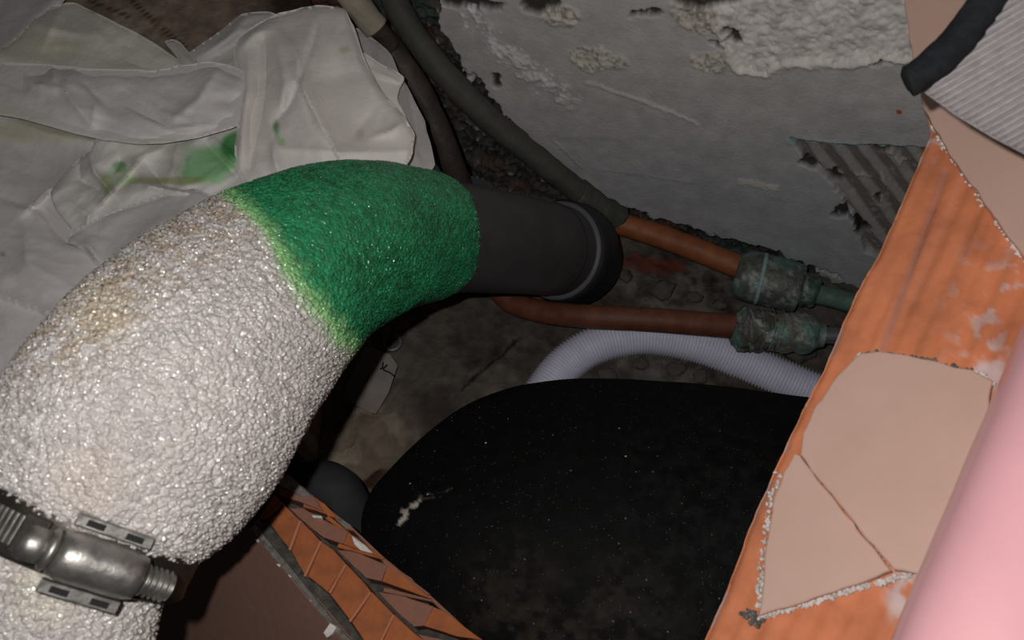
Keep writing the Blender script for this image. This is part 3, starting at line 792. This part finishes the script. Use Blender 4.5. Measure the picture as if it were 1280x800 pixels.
lww = empty('water_pipe', U(800, 395, .76) * [1, 1, 0], 'lower copper pipe passing under the grey drain pipe into a lumpy crusted joint', 'pipe')
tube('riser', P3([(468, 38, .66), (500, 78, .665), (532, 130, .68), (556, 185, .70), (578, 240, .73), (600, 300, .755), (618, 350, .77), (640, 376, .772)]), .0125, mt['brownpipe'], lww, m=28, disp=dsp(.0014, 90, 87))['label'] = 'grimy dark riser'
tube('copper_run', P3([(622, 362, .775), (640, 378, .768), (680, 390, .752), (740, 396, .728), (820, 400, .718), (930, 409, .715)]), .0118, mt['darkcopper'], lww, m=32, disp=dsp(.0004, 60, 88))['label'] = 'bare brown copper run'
fitting([(916, 408, .716), (935, 412, .714), (968, 415, .711)], [.013, .0195, .0225, .0208, .0215, .0190, .0175], lww, 89, 'coupling', .0030, (.10, .10, .085), .7)
fitting([(962, 415, .712), (985, 416, .709), (1010, 417, .706), (1030, 418, .704)], [.0175, .0180, .0200, .0185, .0200, .0180, .0130, .0110], lww, 90, 'crusted_joint', .0018, (.17, .165, .14), .6)
tube('tail_pipe', P3([(1022, 418, .705), (1060, 421, .70), (1120, 426, .69), (1170, 430, .68)]), .0080, mt['steelpipe'], lww, m=28)['label'] = 'plain grey tail pipe'
# hemp strands on the joint
for k in range(7):
    a = .2 + k * .09
    c0 = U(935 + k * 12.5, 411 + k * .9, .714 - k * .0008); dr = U(1030, 418, .704) - U(916, 408, .716); dr /= np.linalg.norm(dr)
    tt = np.linspace(0, 2 * math.pi, 40); r_ = .0215 - .0006 * k + .0008 * np.sin(tt * 5 + k)
    b1_ = np.cross(dr, UPV); b1_ /= np.linalg.norm(b1_); b2_ = np.cross(dr, b1_)
    C = c0 + b1_ * (np.cos(tt) * r_)[:, None] + b2_ * (np.sin(tt) * r_)[:, None] + dr * (.003 * np.sin(tt + k))[:, None]
    tube('hemp_strand', C, .0007, mt['mortar'], lww, m=6)

C = P3([(405, -60, .60), (432, -15, .61), (452, 12, .62), (470, 34, .632)])
ps = empty('sleeved_pipe', C[-1] * [1, 1, 0], 'short cream sleeved pipe end coming in above the white cloth', 'pipe')
tube('sleeve', C, .0115, mt['cream'], ps, m=28, disp=dsp(.001, 80, 91))
tube('pipe_core', P3([(466, 30, .630), (478, 44, .640), (488, 58, .65)]), .0085, mt['brownpipe'], ps, m=24)

# ------------------------------------------------------------------ corrugated hose
Rr = crom([(640, 545, .725), (678, 492, .738), (708, 455, .750), (748, 430, .754), (805, 419, .756), (865, 428, .756), (925, 450, .752), (985, 476, .742), (1045, 501, .728), (1120, 530, .715)], 90)
C = U(Rr[:, 0], Rr[:, 1], Rr[:, 2]); L_ = np.concatenate([[0], np.cumsum(np.linalg.norm(np.diff(C, axis=0), axis=1))])
tq = np.linspace(0, L_[-1], 1000); C = np.stack([np.interp(tq, L_, C[:, i]) for i in range(3)], -1)
rad = .0190 + .0011 * np.tanh(2.2 * np.sin(tq / .0034 * 2 * math.pi))
ho = tube('corrugated_hose', C, rad, mt['hose'], None, m=36)
tag(ho, 'white corrugated plastic hose arching out from behind the black tub', 'hose')

# ------------------------------------------------------------------ black rounded tub
out = [(452, 662), (462, 618), (490, 583), (530, 545), (580, 508), (640, 484), (710, 474), (790, 474), (880, 480), (1000, 494), (1130, 510), (1240, 560),
       (1290, 680), (1260, 860), (1100, 990), (850, 1040), (650, 980), (540, 850), (470, 740)]
oc = crom(out, 24, True)
tb_z = .155
O3 = np.array([UZ(x, y, tb_z) for x, y in oc])
cen = UZ(850, 720, tb_z)
nr = 130
rr = np.linspace(0, 1, nr) ** .8
V = []
for r in rr:
    q = cen + (O3 - cen) * r
    q[:, 2] = tb_z + .060 * (1 - r ** 2.2)
    V.append(q)
V[0] = V[0] * .0 + V[0].mean(0) + (O3 - cen) * .0005
for k, (sc_, zz) in enumerate(((1.004, tb_z - .004), (1.004, tb_z - .010), (.995, tb_z - .03), (.97, .06), (.95, .004))):
    q = cen + (O3 - cen) * sc_; q[:, 2] = zz; V.append(q)
V = np.array(V)
V[..., 2] += .003 * fbm(V, 9, 2, 95) + .0010 * fbm(V, 45, 3, 96)
V[-1, :, 2] = .004
px, py = proj(V); n1 = fbm(V, 170, 3, 97); n2 = fbm(V, 25, 3, 98)
c = np.zeros(V.shape) + np.array([.0035, .0034, .0034])
c = mixc(c, [.026, .020, .014], sm(170, 40, np.hypot((px - 730) * .7, (py - 800) * 1.1) + n2 * 60) * .9 * sm(-.35, .3, n1))
c = mixc(c, [.010, .010, .010], sm(200, 60, np.hypot(px - 900, (py - 680) * .9) + n2 * 60) * .8 * sm(-.3, .3, n1))
m_ = sm(1.15, .6, seg_dist(px + n1 * 5, py + n1 * 3, [(497, 655), (508, 640), (520, 627), (526, 622)]) / (1.8 + 2.8 * sm(22, 4, np.abs(py - 640)))) * sm(-.5, -.1, fbm(V, 400, 2, 120))
c = mixc(c, [.42, .38, .32], m_)
m_ = sm(1.8, .3, np.minimum(seg_dist(px, py + n1 * 3, [(523, 620), (545, 616), (565, 612)]), seg_dist(px, py, [(522, 624), (550, 621)]))); c = mixc(c, [.13, .12, .10], m_ * .45 * sm(-.2, .3, fbm(V, 300, 2, 121)))
tub = build('tub', V, grid_faces(V.shape[0], V.shape[1], True), mt['tub'], None, c)
tag(tub, 'large rounded matt black tub dusted with pale specks filling the cavity', 'tub')

# ------------------------------------------------------------------ small dark rubber elbow by the kerb
C = crom([U(335, 640, .62), U(372, 615, .610), U(408, 612, .60), U(432, 640, .60), U(452, 690, .61), U(470, 750, .63)], 12)
eb = tube('rubber_elbow', C, np.interp(np.linspace(0, 1, len(C)), [0, .4, 1], [.020, .0225, .021]), mt['grey_rubber'], None, m=36, disp=dsp(.001, 30, 99))
tag(eb, 'dark slate grey rubber elbow between the broken brick and the black tub', 'pipe elbow')

# ------------------------------------------------------------------ card tag and washer on the floor
def FZ(x, y, zz=.004): return UZ(x, y, zz)
tg = empty('card_tag', FZ(460, 475), 'blank grey card tag with clipped corners lying on the rubble floor', 'tag')
tp = [FZ(431, 499, .010), FZ(432, 482, .010), FZ(455, 436, .014), FZ(462, 434, .014), FZ(488, 443, .014), FZ(497, 457, .014), FZ(492, 471, .013), FZ(486, 490, .011), FZ(470, 517, .009), FZ(463, 516, .009)]
prism('card', tp, DN * .0012, mt['card'], tg, bev=.0002)
def stroke(pts, wd, zz, parent, nm='ink_mark'):
    C = np.array([FZ(x, y, zz) for x, y in pts]); return tube(nm, C, wd, mt['ink'], parent, m=8)
stroke([(479, 453), (478, 459), (480, 463), (486, 465), (493, 470)], .0008, .0148, tg)
stroke([(475, 461), (480, 460), (484, 456)], .0009, .0148, tg)
tt = np.linspace(0, 2 * math.pi, 49)
c0 = FZ(490, 428, .006); C = c0 + np.stack([np.cos(tt) * .0085, np.sin(tt) * .0085, 0 * tt], -1)
wa = tube('washer', C, .0022, mt['steelpipe'], None, m=12); tag(wa, 'small pale metal ring on the floor above the card tag', 'ring')
wi = tube('wire', crom([FZ(502, 396, .012), FZ(494, 404, .02), FZ(492, 414, .02), FZ(490, 424, .012), FZ(488, 430, .006)], 10), .0016, mt['rust'], None, m=8)
tag(wi, 'thin rusty wire dropping into the small metal ring', 'wire')

# ------------------------------------------------------------------ crumpled white cloth, built as overlapping folds
cl = empty('crumpled_cloth', UZ(200, 200, zl), 'crumpled off-white cloth with a green stain heaped on the ledge', 'cloth')
def base_d(x, y): return (HC - (zl + .016)) / -(FWD[2] + UPV[2] * (400 - y) / FPX)
def fold(poly, off, creases, seed, ang=0, amp=.006, col=None, stains=(), curl=.010, thick=.0010, step=3.0, edge_w=16, name='fold'):
    poly = [tuple(np.array(poly[i]) * (1 - k / 4) + np.array(poly[(i + 1) % len(poly)]) * k / 4) for i in range(len(poly)) for k in range(4)]
    poly = np.array(poly); poly = (poly * 2 + np.roll(poly, 1, 0) + np.roll(poly, -1, 0)) / 4
    poly = poly + np.stack([noise(np.c_[poly / 14, poly[:, :1] * 0], 1, seed + 60), noise(np.c_[poly / 14, poly[:, :1] * 0], 1, seed + 61)], -1) * 1.2
    ca, sa = math.cos(R(ang)), math.sin(R(ang))
    def org(u, v): return U(u, v, base_d(u, v) + off)
    def hf(u, v, rim, V):
        a = u * ca + v * sa; b = -u * sa + v * ca
        Q = np.stack([a / 150, b / 55, 0 * a + seed], -1)
        wq = fbm(Q, 1.3, 2, seed + 40); Q2 = Q + np.stack([wq, wq * .6, 0 * wq], -1)
        Qf = Q * np.array([1, 1, 0]) + np.stack([wq * .25, wq * .15, 0 * wq], -1) + np.array([0, 0, .37])
        h_ = amp * 1.9 * np.sqrt(beads(Qf, 1.0, seed) ** 2 + .02) + amp * .75 * np.sqrt(beads(Qf, 2.4, seed + 7) ** 2 + .03) + amp * .10 * noise(Q2, 6, seed + 2) - amp
        for pts, wd, hh in creases:
            if isinstance(wd, tuple):      # one-sided step: high on the left of the line direction
                w0 = wd[0]; d = seg_dist(u, v, pts)
                (ax_, ay_), (bx_, by_) = pts[0], pts[-1]
                sgn = np.sign((bx_ - ax_) * (v - ay_) - (by_ - ay_) * (u - ax_))
                h_ = h_ + .8 * np.where(sgn < 0, hh * np.exp(-d / w0), -hh * .3 * np.exp(-d / (w0 * .4)))
            else:
                a0, b0 = np.array(pts[0]), np.array(pts[-1]); tl = np.clip(((u - a0[0]) * (b0 - a0)[0] + (v - a0[1]) * (b0 - a0)[1]) / ((b0 - a0) @ (b0 - a0)), 0, 1)
                h_ = h_ + .75 * hh * np.sin(math.pi * (.12 + .76 * tl)) * np.exp(-seg_dist(u + 1.5 * wq, v + 1.5 * wq, pts) / (wd * 1.15))
        return h_ - curl * np.exp(-(rim / edge_w) ** 1.0 * 1.6)
    def cf(u, v, rim, V):
        c = np.zeros((len(u), 3)) + np.array(col if col is not None else (.60, .565, .53))
        c = c * (1 + .05 * fbm(V, 30, 3, seed + 8))[:, None]
        n_ = fbm(V, 55, 3, seed + 9)
        for (sx, sy, rx, ry, sc_, al) in stains:
            c = mixc(c, sc_, sm(1.25, .6, np.hypot((u - sx) / rx, (v - sy) / ry) + n_ * .5) * al)
        return c
    nf = lambda u, v, V: (CAM - V) / np.linalg.norm(CAM - V, axis=1)[:, None]
    return panel(name, poly, step, hf, cf, mt['cloth'], cl, thick, org, None, None, nf)
G1 = (.13, .55, .15); G2 = (.04, .30, .06); YE = (.62, .58, .36); LG = (.40, .62, .28)
CR = (.82, .77, .73)
fold([(-330, -90), (110, -90), (85, 0), (55, 14), (20, 55), (-10, 85), (-330, 110)], .004, [], 1, ang=-45, amp=.004, col=(.64, .61, .61), curl=.003, edge_w=6)
fold([(60, 8), (90, 2), (112, 12), (165, 38), (215, 68), (238, 84), (225, 100), (100, 106), (20, 100), (-260, 100), (-260, 70), (0, 66), (30, 36)], -.004,
     [([(75, 10), (52, 62)], 10, .007), ([(100, 15), (150, 80)], 14, .006), ([(120, 30), (185, 84)], 12, -.005)], 2, ang=15, amp=.006, col=(.76, .73, .65), stains=[(60, 60, 50, 20, YE, .35)], curl=.004, edge_w=6)
fold([(205, 52), (216, 49), (226, 54), (250, 80), (262, 92), (240, 92), (222, 74)], -.008, [([(212, 52), (245, 88)], 4, .004)], 3, amp=.001, curl=.003, edge_w=4, step=2)
# back layer of the right sheet, hem turned over
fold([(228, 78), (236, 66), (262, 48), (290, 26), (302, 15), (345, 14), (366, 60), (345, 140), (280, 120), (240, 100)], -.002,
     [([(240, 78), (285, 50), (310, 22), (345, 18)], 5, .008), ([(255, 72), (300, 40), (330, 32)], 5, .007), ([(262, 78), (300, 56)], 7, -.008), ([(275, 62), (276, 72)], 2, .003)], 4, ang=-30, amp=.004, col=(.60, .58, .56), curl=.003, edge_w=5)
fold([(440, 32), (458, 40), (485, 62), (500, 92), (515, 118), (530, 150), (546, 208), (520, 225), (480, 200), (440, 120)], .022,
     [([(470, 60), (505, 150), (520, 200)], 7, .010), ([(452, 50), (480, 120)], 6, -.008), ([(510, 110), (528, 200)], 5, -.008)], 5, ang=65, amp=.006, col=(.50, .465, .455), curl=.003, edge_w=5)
fold([(450, 62), (478, 82), (507, 95), (500, 112), (497, 124), (508, 146), (512, 156), (500, 168), (460, 120)], .004, [([(460, 84), (500, 104)], 6, .008), ([(470, 108), (498, 112)], 4, -.010), ([(475, 118), (505, 152)], 4, -.006)], 6, ang=25, amp=.005, col=CR, curl=.003, edge_w=4, step=2)
# big right sheet, hanging in deep pleats
fold([(290, 60), (300, 44), (320, 30), (350, 16), (385, 8), (400, 5), (430, 10), (442, 32), (452, 62), (466, 96), (480, 118), (504, 145), (519, 169), (515, 200), (480, 235), (380, 250), (310, 245), (292, 205), (296, 160), (300, 110)], -.012,
     [([(405, 8), (388, 50), (378, 105), (398, 155), (432, 215)], 24, .020), ([(398, 25), (388, 58), (374, 100)], 6, -.014), ([(374, 100), (366, 120), (342, 158), (338, 185)], 7, -.016),
      ([(329, 50), (330, 75), (326, 120), (318, 150), (312, 210)], 7, -.020), ([(312, 60), (310, 110), (304, 160), (300, 210)], 10, .014), ([(352, 40), (372, 72), (374, 98)], 8, .012), ([(335, 36), (318, 44), (300, 62)], 7, .012),
      ([(345, 60), (356, 100), (352, 140), (340, 170)], 9, .012), ([(338, 160), (344, 200), (352, 225)], 6, .014), ([(430, 20), (447, 80), (480, 135)], 8, .008), ([(466, 172), (490, 164), (514, 148)], 5, .010), ([(376, 112), (392, 160), (420, 192)], (14,), .010),
      ([(350, 186), (440, 192), (515, 188)], 7, .008), ([(466, 140), (440, 175)], 10, -.006), ([(400, 100), (450, 90)], 16, -.005)], 7, ang=75, amp=.0045, col=CR,
     stains=[(345, 158, 4, 9, G2, .8), (352, 178, 5, 5, LG, .7), (346, 166, 3, 9, G1, .5), (430, 62, 7, 5, (.55, .46, .24), .5), (450, 168, 6, 7, (.52, .40, .32), .45)], curl=.006, edge_w=7)
# lower left sheet
fold([(-330, 90), (0, 120), (60, 140), (130, 165), (185, 180), (165, 206), (125, 205), (120, 240), (118, 268), (124, 300), (130, 335), (140, 350), (90, 395), (0, 500), (-130, 560), (-330, 520)], .007,
     [([(0, 145), (60, 168), (170, 190)], 9, .010), ([(40, 260), (75, 235), (110, 200)], (10,), .012), ([(0, 246), (55, 262), (82, 300)], 6, -.010), ([(0, 255), (45, 268), (70, 300)], 9, .009),
      ([(30, 285), (35, 330), (90, 360)], 20, .012), ([(0, 370), (80, 400)], (20,), .010), ([(20, 170), (80, 230)], 14, -.006)], 8, ang=20, amp=.0055, col=(.70, .665, .65),
     stains=[(60, 165, 90, 14, YE, .45), (3, 318, 5, 4, (.3, .2, .15), .6)], curl=.003, edge_w=6)
# green-stained crumple below the roll
fold([(60, 240), (85, 210), (112, 190), (120, 170), (200, 160), (262, 150), (298, 150), (322, 215), (300, 250), (250, 262), (190, 285), (130, 330), (100, 300), (75, 270)], -.001,
     [([(112, 196), (118, 215), (145, 248)], 4, .013), ([(98, 200), (100, 225), (130, 240)], 6, -.012), ([(170, 205), (185, 232), (250, 245)], 5, .014), ([(180, 200), (205, 232), (245, 238)], 5, -.011), ([(266, 174), (285, 190), (305, 214)], 4, .014), ([(258, 180), (296, 220)], 5, -.010), ([(222, 180), (215, 205), (235, 235)], 8, .010), ([(128, 255), (160, 225), (172, 205)], (9,), .012),
      ([(80, 250), (110, 268), (105, 320)], 7, .010), ([(150, 195), (138, 225)], 5, -.010), ([(205, 185), (165, 200)], 5, .008)], 10, ang=-35, amp=.009, col=(.72, .69, .66),
     stains=[(262, 205, 40, 26, G1, .7), (292, 180, 16, 16, G2, .9), (212, 226, 50, 5, (.34, .38, .14), .7), (150, 208, 9, 8, G2, .7), (225, 190, 20, 18, (.6, .6, .55), .3), (134, 232, 8, 14, (.36, .42, .14), .6), (150, 220, 18, 14, LG, .4)], curl=.003, step=2, edge_w=5)
# middle roll
fold([(-300, 85), (0, 78), (60, 80), (120, 86), (190, 88), (235, 80), (262, 76), (285, 80), (314, 92), (306, 120), (302, 148), (298, 158), (250, 172), (190, 182), (130, 176), (60, 158), (0, 142), (-300, 130)], -.018,
     [([(90, 95), (120, 130), (115, 165)], 8, .010), ([(25, 88), (40, 105), (80, 112), (112, 155)], 6, .012), ([(65, 80), (68, 104)], 4, .009), ([(100, 100), (140, 138)], 6, -.008), ([(155, 118), (190, 145), (225, 172)], 6, -.010), ([(165, 116), (200, 140), (240, 150)], 5, .008), ([(275, 82), (250, 122), (215, 150)], 8, .010), ([(165, 142), (210, 162), (295, 155)], 5, .010), ([(230, 165), (300, 150)], 5, -.006), ([(0, 95), (60, 92)], 5, -.006)],
     9, ang=18, amp=.006, col=(.76, .73, .71), stains=[(10, 150, 60, 16, YE, .3), (200, 180, 90, 6, (.50, .55, .38), .45)], curl=.014, edge_w=10)
# lowest fold tucked against the sleeve
fold([(78, 302), (90, 290), (130, 268), (180, 250), (235, 232), (280, 250), (200, 300), (140, 345), (118, 330), (100, 308)], -.012,
     [([(85, 305), (110, 306), (125, 328)], 4, .010), ([(150, 320), (190, 285), (245, 258)], 9, .010), ([(110, 290), (150, 300)], 9, -.006)], 11, ang=-35, amp=.005, col=(.63, .61, .595), curl=.004, edge_w=5)

# ------------------------------------------------------------------ pink glazed rim, lower right
a = U(1446, 280, .31); b = U(1218, 890, .25)
C = ringpath(a, b, 60)
pk = tube('pink_rim', C, .0300, mt['pink'], None, m=90, disp=lambda V: .0006 * fbm(V, 22, 2, 101))
tag(pk, 'smooth glossy pink rounded rim crossing the lower right corner', 'rim')

# ------------------------------------------------------------------ ribbed grey garment hem with black binding, top right
hm = empty('ribbed_garment', U(1250, 90, .30) * [1, 1, 0], 'grey ribbed knit garment edge with a thick black binding', 'clothing')
def hd(x, y): return .300 - (x - 1165) * .00016 + (y - 100) * .00006
def gorg(u, v): return U(u, v, hd(u, v))
def gh(u, v, rim, V):
    t = (u * .50 + v * .866)          # ribs run up to the right
    rb_ = np.sin(t / 8.2 * 2 * math.pi)
    return .0009 * rb_ - .004 * np.exp(-rim / 9) + .0012 * fbm(V, 30, 2, 111) + .0003 * np.sin((u * .866 - v * .5) / 3.2 * 2 * math.pi)
def gc(u, v, rim, V): return np.zeros((len(u), 3)) + np.array([1, .93, .94]) * (.36 + .075 * np.sin((u * .50 + v * .866) / 8.2 * 2 * math.pi))[:, None]  # furrows between ribs toned darker: rib shading put into the colour
panel('knit', [(1150, 112), (1170, 92), (1200, 66), (1250, 14), (1300, -50), (1420, -50), (1420, 270), (1340, 225), (1290, 198), (1240, 172), (1195, 145)], 1.5, gh, gc, mt['knit'], hm, .004, gorg, None, None,
      lambda u, v, V: (CAM - V) / np.linalg.norm(CAM - V, axis=1)[:, None])
C = crom([U(1131, 104, .302), U(1146, 96, .300), U(1176, 72, .296), U(1205, 42, .292), U(1232, 5, .288), U(1262, -40, .284), U(1290, -90, .28)], 12)
rr = np.interp(np.linspace(0, 1, len(C)), [0, .05, .14, .5, 1], [.0040, .0068, .0066, .0066, .007])
tube('binding', C, rr, mt['trim'], hm, m=28, disp=dsp(.0007, 160, 112))['label'] = 'thick black binding'
